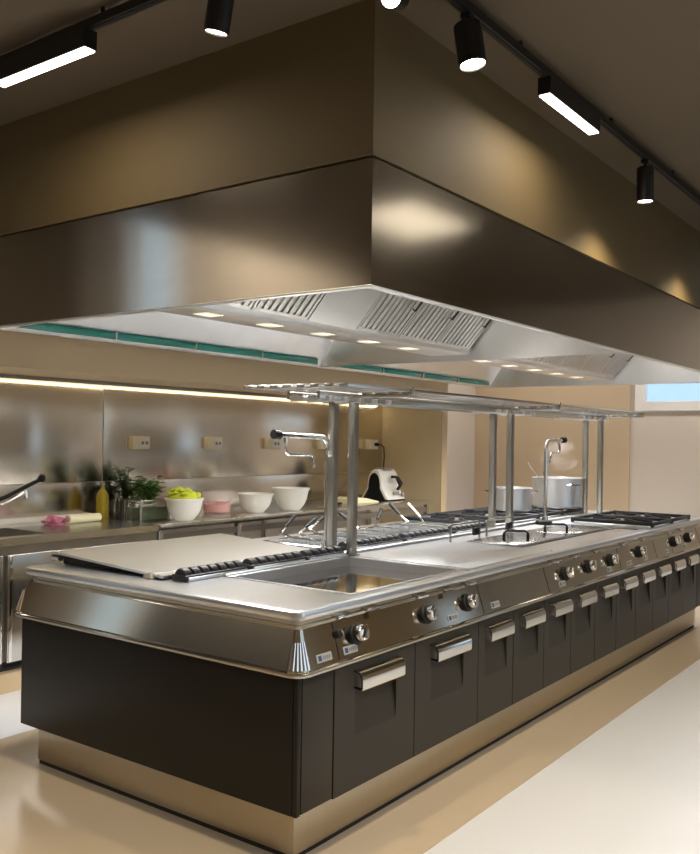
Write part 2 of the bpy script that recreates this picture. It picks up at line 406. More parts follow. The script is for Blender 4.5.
# ribbed chrome corner pieces
def corner(cx, cy, sx, sy):
    m = M()
    for i in range(7):
        a = PI/2*(i+.5)/7
        dx, dy = math.cos(a)*sx, math.sin(a)*sy
        m.cyl((cx-sx*.0+dx*.056-sx*.03, cy+dy*.056-sy*.03, .705), (cx+dx*.022-sx*.0, cy+dy*.022, .800), .0085, .004, 8)
    return m
for (cx, cy, sx, sy) in ((.03, .03, -1, -1), (.03, LY-.03, -1, 1)):
    m = M()
    for i in range(6):
        a = PI/2*(i+.5)/6; dx, dy = math.cos(a)*sx, math.sin(a)*sy
        m.cyl((cx+dx*.056, cy+dy*.056, .703), (cx+dx*.030, cy+dy*.030, .795), .0085, .0045, 8)
    m.build('corner_piece', CHROME, wt, True, 'ribbed chrome corner piece')
# seams between the control panels, knobs, badges, drip catches (all sit on the sloping fascia)
def fy(z): return .017+(-.026-.017)*((.836-z)/(.836-.700))     # y of the fascia at height z
FN = Vector((0, -.136, -.0)).normalized()
tilt = math.atan2(.043, .136)                                  # fascia leans outwards at the bottom
NRM = Vector((0, -math.cos(tilt), math.sin(tilt)))
UPV = Vector((0, math.sin(tilt), math.cos(tilt)))
def fpt(x, z, out=0): return Vector((x, fy(z), z))+NRM*out
for sx in (.205, 1.318, 2.06, 3.18, 3.90, 4.28, 5.0):
    a, b, c, d = fpt(sx-.0015, .703, .0006), fpt(sx+.0015, .703, .0006), fpt(sx+.0015, .834, .0006), fpt(sx-.0015, .834, .0006)
    M().slab([a, b, c, d], .0008).build('panel_seam', GAP, fo, False)
for i, (kx, kz) in enumerate([(.328, .778), (.831, .775), (1.187, .775), (2.31, .778), (2.654, .780), (3.026, .780), (3.566, .782), (4.354, .783), (4.723, .783)]):
    c = fpt(kx, kz-.004)
    k = M().lathe([(0, 0), (.040, 0), (.041, .004), (.040, .010), (.034, .014), (.033, .026), (0, .026)], c, 28, NRM).build('knob_collar', RUBBER, fo, True, 'black collar behind knob')
    kb = M().lathe([(0, .02), (.031, .02), (.031, .040), (.0285, .046), (.024, .048), (0, .048)], c, 24, NRM)
    mm = M(); g = Matrix.Rotation(-tilt, 4, 'X')
    # grip bar across the knob face
    bar = bmesh.new(); bar.free()
    U = Vector((1, 0, 0))*math.cos(.9)+UPV*math.sin(.9); W = NRM.cross(U)
    base = c+NRM*.045
    P8 = [base+U*a+W*b+NRM*h for h in (0, .010) for a, b in ((-.029, -.007), (.029, -.007), (.029, .007), (-.029, .007))]
    vs = [kb.bm.verts.new(p) for p in P8]
    fs = [kb.bm.faces.new([vs[j] for j in f]) for f in ((0,3,2,1),(4,5,6,7),(0,1,5,4),(1,2,6,5),(2,3,7,6),(3,0,4,7))]
    bmesh.ops.bevel(kb.bm, geom=list({e for f in fs for e in f.edges}), offset=.003, segments=2, affect='EDGES')
    kb.build('knob', CHROME, fo, True, 'chrome control knob')
# small black button left of the first knob
M().lathe([(0, 0), (.016, 0), (.016, .012), (.012, .016), (0, .016)], fpt(.222, .79), 20, NRM).build('button', RUBBER, fo, True, 'small black round button')
# badges: silver plate, blue square emblem, thin lettering strokes
for bx_, bz in ((.078, .728), (.235, .728), (.995, .728), (1.40, .728), (2.20, .728), (2.93, .728), (3.30, .728), (3.62, .728), (4.10, .728), (4.55, .728)):
    def rect(m, x0, x1, z0, z1, o0, t): m.slab([fpt(x0, z0, o0), fpt(x1, z0, o0), fpt(x1, z1, o0), fpt(x0, z1, o0)], t)
    b = M(); rect(b, bx_, bx_+.085, bz-.014, bz+.014, .0005, .0015); bo = b.build('badge', BADGE, fo, False, 'small silver maker plate')
    e = M()
    for i in range(1): rect(e, bx_+.008, bx_+.026, bz-.009, bz+.009, .002, .0006)
    e.build('badge_emblem', BLUE, fo, False)
    s_ = M()
    for i in range(4): rect(s_, bx_+.033+i*.012, bx_+.041+i*.012, bz-.006, bz+.006, .002, .0006)
    s_.build('badge_lettering', STEELD, fo, False)
# drip flaps/catches tucked under the rim
for x in (.245, .43, .80, 1.02, 1.22, 2.2, 2.5, 2.82, 3.3, 3.7, 4.3, 4.6):
    M().box(x, x+.09, .012, .034, .838, .852, .003).build('panel_catch', CHROME, wt)
for x in (.42, .98):
    M().slab([fpt(x, .815, .001), fpt(x+.27, .815, .001), fpt(x+.27, .836, .001), fpt(x, .836, .001)], .012).build('drip_flap', FASC, wt, False)
# well frames
wf = M()
def frame(m, x0, x1, y0, y1, z, w, h, bev=.002):
    m.box(x0-w, x1+w, y0-w, y0, z, z+h, bev); m.box(x0-w, x1+w, y1, y1+w, z, z+h, bev)
    m.box(x0-w, x0, y0, y1, z, z+h, bev); m.box(x1, x1+w, y0, y1, z, z+h, bev)
frame(wf, .42, 1.27, .09, .72, ZW+.0003, .02, .004)
wf.box(.40, 1.29, .74, .765, ZW, ZW+.012, .002)
wf.build('well_frame', STEELTOP, wt)
M().box(.425, 1.265, .095, .715, ZW-.0418, ZW-.038).build('well_floor', POLISH, wt, False)
fr = M().box(1.325, 2.255, .06, .735, ZW+.0002, ZW+.003, .001); fr.build('griddle_surface', STEELTOP, wt)
jn = M()
for x in (1.297, 2.262): jn.box(x-.003, x+.003, .05, .74, ZW, ZW+.0012)
jn.box(3.795, 3.835, .09, .72, ZW, ZW+.0015); jn.box(2.27, 3.78, .243, .250, ZW, ZW+.0015)
jn.build('joint_line', GAP, wt, False)
# central raised spine
M().box(1.30, 5.20, .79, .835, ZW, ZW+.016, .004).build('centre_spine', STEELTOP, wt)

# lids on the front wells with upright pull handles
def lid(x0, x1, hx, label):
    t = thing('well_lid', label, 'lid', ((x0+x1)/2, .43, ZW), 'steel lids on the front wells')
    M().box(x0, x1, .265, .605, ZW+.0025, ZW+.010, .003).build('cover', mat('lid_steel', (.60, .61, .63), .2, 1.), t)
    m = M()
    m.tube([(hx-.01, .47, ZW+.008), (hx-.01, .47, ZW+.05), (hx, .455, ZW+.062), (hx+.07, .37, ZW+.062), (hx+.08, .355, ZW+.05), (hx+.08, .355, ZW+.008)], .007, 8)
    m.build('handle', RUBBER, t, True, 'black pull handle')
    m = M(); m.box(hx-.018, hx-.002, .462, .478, ZW+.008, ZW+.045, .003); m.box(hx+.072, hx+.088, .347, .363, ZW+.008, ZW+.045, .003); m.build('handle_post', RUBBER, t)
lid(2.29, 3.07, 2.52, 'flat steel well lid with black handle, nearer of the two')
lid(3.09, 3.75, 2.95+.17, 'flat steel well lid with black handle, beside the front hob')

# wire baskets/bails standing between the wells and the spine
def bail(x0, x1, y, label):
    t = thing('basket_bail', label, 'handle', ((x0+x1)/2, y, ZW), 'wire bails behind the well lids')
    m = M(); r = .02; pts = [(x0, y, ZW)]
    pts += [(x0, y, ZW+.085), (x0+.006, y, ZW+.098), (x0+.02, y, ZW+.104), (x1-.02, y, ZW+.104), (x1-.006, y, ZW+.098), (x1, y, ZW+.085), (x1, y, ZW)]
    m.tube(pts, .0075, 8); m.build('wire_loop', STEELD, t)
    M().box(x1-.075, x1-.012, y-.011, y+.011, ZW+.022, ZW+.068, .006).build('grip', RUBBER, t, True, 'black plastic grip')
bail(2.20, 2.56, .665, 'chrome wire bail with black grip, nearer one behind the first well lid')
bail(2.66, 3.02, .665, 'chrome wire bail with black grip, farther one by the middle shelf posts')

# hinged griddle cover on the near rear quarter
gc = thing('griddle_cover', 'raised steel cover plate lying over the near left quarter of the worktop', 'cover', (.66, 1.25, ZW))
M().slab([(.16, .87, ZW+.008), (1.26, .87, ZW+.008), (1.26, 1.625, ZW+.046), (.16, 1.625, ZW+.046)], .010).build('plate', STEELTOP, gc)
m = M().prism([(.95, ZW+.001), (1.60, ZW+.001), (1.60, ZW+.043), (.95, ZW+.010)], 'x', .195, 1.23); m.build('frame', GAP, gc, False)
m = M()
for y in (1.58,): m.cyl((.165, y, ZW+.03), (.165, y+.05, ZW+.03), .016, n=14)
m.build('hinge', CHROME, gc)
sb = thing('scraper', 'small white wedge shaped steel stop lying on the worktop before the cover', 'tool', (.26, .93, ZW))
M().prism([(.93, ZW+.001), (.985, ZW+.001), (.975, ZW+.012), (.945, ZW+.026)], 'x', .165, .37, .002).build('blade', STEELTOP, sb)
M().prism([(.928, ZW+.001), (.987, ZW+.001), (.975, ZW+.014), (.943, ZW+.029)], 'x', .145, .166, .002).build('end_cap', GREY, sb)

# rows of cast-iron fins in trays along the middle
def fin_tray(x0, x1, y0, y1, n, label, z=ZW, rot=0):
    t = thing('fin_grate', label, 'grate', ((x0+x1)/2, (y0+y1)/2, z), 'cast iron fin grates along the middle of the island')
    M().box(x0, x1, y0, y1, z+.001, z+.026, .004).build('tray', IRON, t)
    M().box(x0+.012, x1-.004, y0-.006, y0, z+.001, z+.018, .002).build('tray_trim', STEELTOP, t)
    w = (x1-x0)/n
    for i in range(n):
        cx = x0+w*(i+.5); m = M(); r = min(.034, (y1-y0)*.48); yc = (y0+y1)/2
        poly = [(yc+r*math.cos(a), z+.024+r*.85*math.sin(a)) for a in [PI*j/10 for j in range(11)]]
        m.prism(poly, 'x', cx-w*.36, cx+w*.36, .006)
        m.build('fin', IRON, t)
fin_tray(.19, .56, .765, .855, 7, 'black cast iron fin grate at the near end of the row, by the steel cover')
fin_tray(.60, .98, .775, .855, 6, 'black cast iron fin grate, second in the row from the near end')
fin_tray(1.00, 1.30, .775, .855, 5, 'black cast iron fin grate just before the near pair of shelf posts')
fin_tray(1.44, 1.98, .86, .94, 9, 'black cast iron fin grate just past the near pair of shelf posts')
fin_tray(2.02, 2.56, .86, .94, 8, 'black cast iron fin grate behind the nearer wire bail')
fin_tray(2.60, 3.05, .86, .94, 7, 'black cast iron fin grate reaching the middle pair of shelf posts')

# fryer/pasta baskets hanging in the rear wells, with raised handles
def basket(x0, x1, y0, y1, base, tip, label):
    t = thing('cooking_basket', label, 'basket', ((x0+x1)/2, (y0+y1)/2, ZW-.1), 'wire baskets in the rear wells')
    m = M(); zt = ZW+.012
    m.tube([(x0, y0, zt), (x1, y0, zt), (x1, y1, zt), (x0, y1, zt)], .005, 6, True)
    for i in range(1, 6):
        x = x0+(x1-x0)*i/6; m.tube([(x, y0, zt), (x, y0, ZW-.1), (x, y1, ZW-.1), (x, y1, zt)], .0022, 5)
    for i in range(1, 6):
        y = y0+(y1-y0)*i/6; m.tube([(x0, y, zt), (x0, y, ZW-.1), (x1, y, ZW-.1), (x1, y, zt)], .0022, 5)
    m.tube([(x0, y0, ZW-.05), (x1, y0, ZW-.05), (x1, y1, ZW-.05), (x0, y1, ZW-.05)], .0025, 5, True)
    m.build('wire_basket', CHROME, t)
    b = Vector(base); p = b+(Vector(tip)-b)*.85; d = p-b; mid = b+d*.42
    M().tube([(base[0], y1, zt), b, mid], .006, 8).tube([(base[0]+.03, y1, zt), b+Vector((.02, 0, 0)), mid], .005, 8).build('rod', CHROME, t)
    M().cyl(mid, p, .011, .013, 12).cyl(p, p+d.normalized()*.008, .0135, .010, 12).build('grip', RUBBER, t, True, 'black handle grip')
# ray-independent, plain positions on the rear edge
basket(1.42, 1.65, 1.02, 1.46, (1.66, 1.53, .93), (1.78, 1.50, 1.045), 'wire basket with black handle leaning right, nearest the steel cover')
basket(1.68, 1.90, 1.02, 1.46, (1.80, 1.50, .92), (1.95, 1.47, 1.02), 'wire basket with black handle, second from the steel cover')
basket(1.93, 2.15, 1.02, 1.46, (1.93, 1.52, .94), (2.14, 1.48, 1.06), 'wire basket with black handle, beside the near pot filler tap')
basket(2.32, 2.54, 1.02, 1.46, (2.42, 1.50, .91), (2.40, 1.66, 1.02), 'wire basket with black handle, just past the near shelf posts')
basket(2.56, 2.78, 1.02, 1.46, (2.62, 1.50, .91), (2.80, 1.56, 1.03), 'wire basket with black handle in the middle of the second rear well')
basket(2.80, 3.00, 1.02, 1.46, (2.93, 1.44, .92), (2.95, 1.62, 1.06), 'wire basket with black handle leaning left, at the far side of the second rear well')

# ladle-like lever beside the rear hob
lv = thing('lever', 'thin steel lever with black grip standing before the rear hob', 'lever', (3.05, 1.36, ZW))
M().cyl((3.05, 1.36, ZW), (3.05, 1.40, .95), .006, n=8).build('rod', CHROME, lv)
M().cyl((3.05, 1.40, .95), (3.04, 1.50, 1.04), .011, .013, n=12).build('grip', STEELD, lv)

# gas hobs
def hob(x0, x1, y0, y1, nx, ny, label):
    t = thing('gas_hob', label, 'hob', ((x0+x1)/2, (y0+y1)/2, ZW), 'black gas hobs on the island')
    M().box(x0, x1, y0, y1, ZW+.001, ZW+.008, .003).build('hob_plate', STEELTOP, t)
    wx, wy = (x1-x0)/nx, (y1-y0)/ny; zt = ZW+.052
    for i in range(nx):
        for j in range(ny):
            a, b, c, d = x0+wx*i+.008, x0+wx*(i+1)-.008, y0+wy*j+.008, y0+wy*(j+1)-.008
            cx, cy = (a+b)/2, (c+d)/2; m = M(); r = .010
            for p, q in (((a, c), (b, c)), ((b, c), (b, d)), ((b, d), (a, d)), ((a, d), (a, c))):
                m.box(min(p[0], q[0])-r*.8, max(p[0], q[0])+r*.8, min(p[1], q[1])-r*.8, max(p[1], q[1])+r*.8, zt-.036, zt-.010, .004)
            for k in range(8):
                an = k*PI/4; R = min(b-a, d-c)*.5/max(abs(math.cos(an)), abs(math.sin(an)))
                p0 = Vector((cx+.055*math.cos(an), cy+.055*math.sin(an), zt-.006)); p1 = Vector((cx+R*math.cos(an), cy+R*math.sin(an), zt-.014))
                u = (p1-p0).normalized(); s_ = Vector((-u.y, u.x, 0))*.007
                m.slab([p0-s_, p1-s_, p1+s_, p0+s_], -.018)
            for px, py in ((a, c), (b, c), (b, d), (a, d)): m.box(px-.011, px+.011, py-.011, py+.011, ZW+.007, zt-.008, .003)
            m.build('pan_support', IRON, t)
            bnr = M().lathe([(0, ZW+.008), (.062, ZW+.008), (.058, ZW+.02), (.05, ZW+.022), (.048, ZW+.032), (.03, ZW+.036), (0, ZW+.036)], (cx, cy, 0), 24).build('burner', STEELD, t)
hob(3.97, 4.90, .03, .64, 2, 1, 'black gas hob with two burners on the front edge, far end of island')
hob(3.10, 4.98, .93, 1.58, 4, 1, 'long black gas hob on the rear side of the island under the pots')

# pots
def pot(c, r, h, z, label, hz, ang):
    t = thing('cooking_pot', label, 'pot', (c[0], c[1], z), None)
    M().lathe([(0, 0), (r-.012, 0), (r, .012), (r, h), (r+.006, h+.003), (r+.006, h+.008), (r-.004, h+.008), (r-.006, h), (r-.006, .02), (0, .016)], (c[0], c[1], z), 40).build('body', POTM, t)
    for s in (0, PI):
        a = ang+s; u = Vector((math.cos(a), math.sin(a), 0)); w = Vector((-u.y, u.x, 0)); b = Vector((c[0], c[1], z+hz))+u*(r-.004)
        M().tube([b-w*.055, b-w*.055+u*.03+Vector((0, 0, .008)), b-w*.04+u*.045+Vector((0, 0, .012)), b+w*.04+u*.045+Vector((0, 0, .012)), b+w*.055+u*.03+Vector((0, 0, .008)), b+w*.055], .0075, 8).build('handle', CHROME, t)
    return t
PZ = ZW+.048
pot((4.18, 1.24), .165, .175, PZ, 'smaller pale steel pot with side handles on the rear hob between the posts', .145, math.radians(-50))
pot((4.80, 1.10), .215, .245, PZ, 'large steel stock pot steaming on the rear hob beside the far pot filler tap', .19, math.radians(-125))
lt = thing('ladle', 'thin steel ladle handle leaning out of the large steaming pot', 'ladle', (4.70, 1.14, PZ+.02))
M().tube([(4.74, 1.08, PZ+.06), (4.68, 1.19, PZ+.20), (4.625, 1.29, PZ+.36), (4.62, 1.30, PZ+.385)], .005, 8).build('handle', CHROME, lt)
M().ball((4.745, 1.075, PZ+.055), .032, 1, 1, .6).build('bowl', CHROME, lt)
st = M()
for i, (dx, dy, dz, r) in enumerate([(0, 0, .38, .10), (.08, -.05, .40, .09), (-.08, .04, .41, .09), (.05, -.02, .48, .10), (-.05, .02, .50, .09), (.10, -.04, .50, .07)]): st.ball((4.80+dx, 1.10+dy, PZ+dz), r, 1, 1, .9, 16)
so = single(st, 'steam', STEAM, 'faint white steam rising from the large steel pot', 'steam', (4.80, 1.10, PZ+.27)); so['kind'] = 'stuff'

# overshelf of steel bars on three pairs of posts
rk = thing('overshelf', 'long steel bar shelf raised over the island on three pairs of posts', 'shelf', (2.85, .8, ZW))
PX = (1.335, 3.16, 4.86)
for i, x in enumerate(PX):
    for y in (.755, .885):
        M().box(x-.020, x+.020, y-.020, y+.020, ZW+.001, 1.735, .0015).box(x-.032, x+.032, y-.032, y+.032, ZW+.001, ZW+.008, .002).build('post', POST, rk)
    M().box(x-.022, x+.022, .40, 1.03, 1.715, 1.738, .003).build('cross_beam', STEEL, rk)
    m = M()
    for k in range(5):
        xx = x-.28+k*.13 if i < 2 else x-.52+k*.13
        m.box(xx, xx+.035, .70, .95, 1.690, 1.716, .002)
    m.build('hook_bracket', FILT, rk)
    M().box(x-.012, x+.012, .392, .404, 1.725, 1.768, .003).build('end_clip', STEEL, rk)
m = M().box(1.0, 4.90, .715, .735, 1.694, 1.738, .003).box(1.0, 4.90, .905, .925, 1.694, 1.738, .003); m.build('channel', STEEL, rk)
for k in range(8):
    y = .40+k*.083
    M().box(.80, 4.90, y, y+.050, 1.739, 1.757, .003).build('bar', STEEL, rk)

# pot filler taps
def tap(x, y, d, L, label):
    t = thing('pot_filler_tap', label, 'tap', (x, y, ZW), 'pot filler taps on the island')
    M().lathe([(0, 0), (.034, 0), (.034, .012), (.022, .018), (.020, .05), (0, .05)], (x, y, ZW+.001), 20).build('base', CHROME, t)
    zt = 1.512; pts = [(x, y, ZW+.03), (x, y, zt-.06)]
    for i in range(1, 7):
        a = PI/2*i/6; pts.append((x+d*.06*(1-math.cos(a)), y, zt-.06+.06*math.sin(a)))
    pts.append((x+d*L, y, zt+.008))
    M().tube(pts, .0145, 14).build('riser', CHROME, t)
    M().lathe([(0, 0), (.02, 0), (.02, .03), (0, .03)], (x, y, 1.25), 16).build('joint', CHROME, t)
    ex = x+d*L
    M().cyl((ex-d*.005, y, zt+.008), (ex+d*.045, y, zt+.010), .022, .024, 16).build('valve_knob', RUBBER, t, True, 'black valve knob')
    sp = [(ex-d*.05, y, zt), (ex-d*.05, y, zt-.07), (ex-d*.06, y, zt-.085), (ex-d*.08, y, zt-.092), (ex-d*(L*.62), y, zt-.092), (ex-d*(L*.62+.02), y, zt-.097), (ex-d*(L*.62+.03), y, zt-.11), (ex-d*(L*.62+.03), y, zt-.15)]
    M().tube(sp, .0095, 10).cyl((ex-d*.05, y, zt+.01), (ex-d*.05, y, zt-.03), .014, n=12).build('spout', CHROME, t)
    M().cyl((ex-d*(L*.62+.03), y, zt-.145), (ex-d*(L*.62+.03), y, zt-.165), .012, n=12).build('nozzle', CHROME, t)
tap(1.435, 1.0, -1, .40, 'chrome swivel pot filler tap beside the near pair of shelf posts')
tap(3.80, .775, 1, .30, 'chrome swivel pot filler tap at the far end before the large pot')
pk = single(M().lathe([(0, 0), (.06, 0), (.06, .022), (.05, .03), (0, .03)], (3.70, .74, ZW+.0005), 24), 'pan_rest', RUBBER, 'round black rest on the worktop at the foot of the far tap', 'rest', (3.70, .74, ZW))

# ------------------------------------------------------------------ extractor hood
hd = thing('extractor_hood', 'huge brushed steel extractor hood hanging from the brown soffit over the island', 'hood', ((HX0+HX1)/2, (HY0+HY1)/2, HZ0))
tk = .018
m = M()
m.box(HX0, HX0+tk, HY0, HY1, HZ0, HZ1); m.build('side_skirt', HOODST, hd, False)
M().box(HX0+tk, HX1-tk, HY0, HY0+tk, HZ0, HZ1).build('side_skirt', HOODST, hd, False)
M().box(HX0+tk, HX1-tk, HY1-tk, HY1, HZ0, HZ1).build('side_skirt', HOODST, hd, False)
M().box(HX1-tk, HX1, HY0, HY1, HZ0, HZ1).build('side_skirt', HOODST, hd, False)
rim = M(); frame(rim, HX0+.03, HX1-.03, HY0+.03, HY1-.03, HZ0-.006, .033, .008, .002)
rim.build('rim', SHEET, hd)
M().box(HX0+tk, HX1-tk, HY0+tk, HY1-tk, 2.535, 2.55).build('top_sheet', SHEET, hd, False)
CY = 1.21
mods = [(HX0+.03, 3.19), (3.23, HX1-.03)]
for (a, b) in mods:
    # sloping inner walls: far, near, and the two ends
    M().slab([(a, HY1-.025, HZ0+.004), (b, HY1-.025, HZ0+.004), (b-.12, HY1-.40, 2.535), (a+.12, HY1-.40, 2.535)], .006).build('inner_sheet', BEIGE if False else SHEET, hd, False)
    M().slab([(a, HY0+.025, HZ0+.004), (a+.12, HY0+.40, 2.535), (b-.12, HY0+.40, 2.535), (b, HY0+.025, HZ0+.004)], .006).build('inner_sheet', SHEET, hd, False)
    M().slab([(b, HY0+.03, HZ0+.002), (b, HY1-.03, HZ0+.002), (b-.10, HY1-.38, 2.535), (b-.10, HY0+.38, 2.535)], -.006).build('inner_sheet', SHEET, hd, False)
    M().slab([(a, HY0+.03, HZ0+.002), (a+.10, HY0+.38, 2.535), (a+.10, HY1-.38, 2.535), (a, HY1-.03, HZ0+.002)], .006).build('inner_sheet', SHEET, hd, False)
    # trough beam in the middle
    x0, x1 = a+.07, b-.09
    M().box(x0, x1, CY-.145, CY+.145, 2.110, 2.122, .002).box(x0, x1, CY-.15, CY-.142, 2.110, 2.150, .001).box(x0, x1, CY+.142, CY+.15, 2.110, 2.150, .001).build('gutter', FILT, hd)
    # baffle filters on both faces of the V
    nf = 6; wdt = (x1-x0)/nf
    for s in (-1, 1):
        for k in range(nf):
            fx0, fx1 = x0+wdt*k+.004, x0+wdt*(k+1)-.004
            if s == -1 and a < 1 and k == 2: blank = True
            else: blank = False
            p0 = Vector((0, CY+s*.145, 2.138)); p1 = Vector((0, CY+s*.485, 2.515)); u = (p1-p0).normalized(); L = (p1-p0).length
            nr = Vector((0, s*u.z, -abs(u.y)))
            m = M()
            def bar(xa, xb, ta, tb, o0, o1):
                A = [Vector((x, 0, 0))+p0+u*t_+nr*o for o in (o0, o1) for x, t_ in ((xa, ta), (xb, ta), (xb, tb), (xa, tb))]
                vs = [m.bm.verts.new(p) for p in A]
                fs = [m.bm.faces.new([vs[j] for j in f]) for f in ((0,3,2,1),(4,5,6,7),(0,1,5,4),(1,2,6,5),(2,3,7,6),(3,0,4,7))]
                bmesh.ops.recalc_face_normals(m.bm, faces=fs)
            if blank:
                bar(fx0, fx1, 0, L, 0, .006)
                m.build('blank_panel', SHEET, hd, False); continue
            bar(fx0, fx1, 0, L, -.02, -.016)                    # dark back
            m.build('filter_back', GAP, hd, False) if False else None
            bar(fx0, fx0+.018, 0, L, -.016, .004); bar(fx1-.018, fx1, 0, L, -.016, .004); bar(fx0, fx1, 0, .022, -.016, .004); bar(fx0, fx1, L-.022, L, -.016, .004)
            ns = 8; pw_ = (fx1-fx0-.036)/ns
            for q in range(ns):
                xx = fx0+.018+pw_*(q+.5); bar(xx-pw_*.30, xx+pw_*.30, .022, L-.022, -.006, .002)
            f_ = m.build('baffle_filter', FILT, hd, False)
            g = M()
            for e in (.09, ):
                A = fx1-.05
                c1 = p0+u*(L*.42)+nr*.004+Vector((A, 0, 0)); c2 = p0+u*(L*.58)+nr*.004+Vector((A, 0, 0))
                g.tube([c1, c1+nr*.02, c2+nr*.02, c2], .005, 6)
            g.build('filter_handle', GAP, f_)
    # luminaires let into the underside of the gutter
    for k in range(5):
        lx = x0+.32+k*.43*(x1-x0)/2.5
        if lx+.1 < x1: M().box(lx-.06, lx+.06, CY-.03, CY+.06, 2.1075, 2.1105).build('hood_lamp', HLAMP, hd, False)
    # teal glass strip along the far wall
    for k in range(4):
        g0 = a+.10+k*(b-a-.2)/4; g1 = a+.10+(k+1)*(b-a-.2)/4
        M().box(g0+.006, g1-.006, HY1-.085, HY1-.065, HZ0+.008, HZ0+.052, .003).build('glass_strip', TEAL, hd, True, 'teal green glass strip')
        M().box(g0-.006, g0+.006, HY1-.09, HY1-.055, HZ0+.004, HZ0+.058, .002).build('strip_clip', CHROME, hd)

# ------------------------------------------------------------------ ceiling tracks and lamps
TZ = 3.085
def track(x0, x1, y0, y1, label):
    t = thing('light_track', label, 'light track', ((x0+x1)/2, (y0+y1)/2, TZ), 'black tracks on the ceiling')
    M().box(x0, x1, y0, y1, TZ, TZ+.035, .002).build('rail', LAMPB, t, False)
    xm, ym = (x0+x1)/2, (y0+y1)/2; along = x1-x0 > y1-y0; n = int(max(x1-x0, y1-y0))
    for i in range(n+1):
        px, py = (x0+.1+i*(x1-x0-.2)/n, ym) if along else (xm, y0+.1+i*(y1-y0-.2)/n)
        M().cyl((px, py, TZ+.034), (px, py, ZC), .008, n=8).build('drop_rod', LAMPB, t)
    sl = M().box(x0+.01, x1-.01, ym-.008, ym+.008, TZ-.003, TZ+.001) if along else M().box(xm-.008, xm+.008, y0+.01, y1-.01, TZ-.003, TZ+.001)
    sl.build('slot', GAP, t, False)
TRY, TRX = -.335, -.20
track(-.18, 6.3, TRY-.018, TRY+.018, 'long black ceiling track running along the right side of the hood')
track(TRX-.018, TRX+.018, -.36, 3.2, 'black ceiling track across the near end of the hood')

def spot(x, y, aim, label, L=.19, r=.046, drop=.045, energy=60, ang=110):
    t = thing('track_spotlight', label, 'spotlight', (x, y, TZ), 'black cylinder spotlights on the tracks')
    top = Vector((x, y, TZ-drop)); d = (Vector(aim)-top).normalized()
    M().box(x-.02, x+.02, y-.02, y+.02, TZ-.022, TZ-.001, .003).cyl((x, y, TZ-.02), top+d*.02, .009, n=10).build('bracket', LAMPB, t)
    a = top+d*.0; b = top+d*L
    M().lathe([(0, 0), (r-.003, 0), (r, .003), (r, L), (r-.005, L), (r-.006, L-.012), (0, L-.012)], a, 28, d).build('lamp_body', LAMPB, t)
    M().lathe([(0, L-.0115), (r-.0065, L-.0115), (r-.0065, L-.006), (0, L-.002)], a, 24, d).build('lens', LAMP, t)
    ld = bpy.data.lights.new('spot_beam', 'SPOT'); ld.energy = energy; ld.color = (1, .83, .56); ld.spot_size = math.radians(ang); ld.spot_blend = 1.0; ld.shadow_soft_size = .03
    o = bpy.data.objects.new('spot_beam', ld); COL.objects.link(o); o.parent = t
    o.location = b+d*.012-Vector((x, y, TZ)); o.rotation_euler = d.to_track_quat('-Z', 'Y').to_euler()
    return t
def linear(x0, x1, y0, y1, label, energy=9):
    t = thing('linear_track_light', label, 'track light', ((x0+x1)/2, (y0+y1)/2, TZ), 'long box lights on the tracks')
    M().box(x0, x1, y0, y1, TZ-.075, TZ-.001, .002).build('housing', LAMPB, t, False)
    M().box(x0+.006, x1-.006, y0+.006, y1-.006, TZ-.081, TZ-.074).build('diffuser', TUBE, t, False)
    ld = bpy.data.lights.new('linear_glow', 'AREA'); ld.shape = 'RECTANGLE'; ld.size = x1-x0-.02; ld.size_y = y1-y0-.02; ld.energy = energy; ld.color = (1, .86, .68)
    o = bpy.data.objects.new('linear_glow', ld); COL.objects.link(o); o.parent = t; o.location = (0, 0, -.086)
    return t
spot(TRX, .215, (-.17, .40, 2.3), 'black spotlight on the near track over the hood end, lens tilted left', energy=115, L=.15, r=.044)
spot(.055, TRY, (-1.0, -.72, 2.45), 'black spotlight near the track corner, lens glaring towards the viewer', energy=4, ang=80, L=.12, drop=.135, r=.037)
spot(.515, TRY, (.52, -.46, 2.3), 'black spotlight nearest the corner on the right track, tilted lens', energy=115, L=.155, r=.052)
spot(2.56, TRY, (2.57, -.34, 2.0), 'black spotlight farther along the right track, hanging straight down', energy=75, ang=140)
spot(4.2, TRY, (4.22, -.33, 2.0), 'black spotlight farthest along the right track', energy=75, ang=140)
linear(1.20, 1.79, TRY-.03, TRY+.03, 'glowing box light on the right track between two spotlights')
linear(TRX-.03, TRX+.03, .93, 1.56, 'glowing box light on the near track at the upper left')

# ------------------------------------------------------------------ back counter
CYF = 2.62
sk = thing('sink_bench', 'brushed steel sink bench against the back wall at the left edge', 'sink', (1.0, 3.0, 0))
plate(.31, 1.685, CYF, YB-.014, .905, .045, [(.42, .88, 2.70, 3.14, .22)]).build('bench_top', STEEL, sk)
M().box(.31, 1.68, CYF+.015, CYF+.03, .80, .862).build('apron', STEELD, sk, False)
M().box(.31, 1.68, YB-.07, YB-.014, .905, .94, .003).build('rear_ledge', WHITEP, sk, True, 'upstand ledge behind the sink, painted pale where lit')  # lit top edge of the upstand, its brightness put in as white
cb = M().box(.31, 1.66, CYF+.045, YB-.03, .16, .80); cb.build('carcass', STEELD, sk, False)
M().box(.565, 1.14, CYF+.010, CYF+.044, .187, .805, .004).build('door', STEEL, sk)
M().box(1.15, 1.655, CYF+.010, CYF+.044, .187, .805, .004).build('door', STEEL, sk)
M().box(.33, .535, CYF+.010, CYF+.044, .187, .805, .004).build('door', STEEL, sk)
M().box(.572, .592, CYF+.002, CYF+.012, .19, .80, .002).build('door_edge', CHROME, sk)
M().box(.31, 1.66, 2.675, 3.3, 0, .165).build('plinth', BEIGE, sk, False)
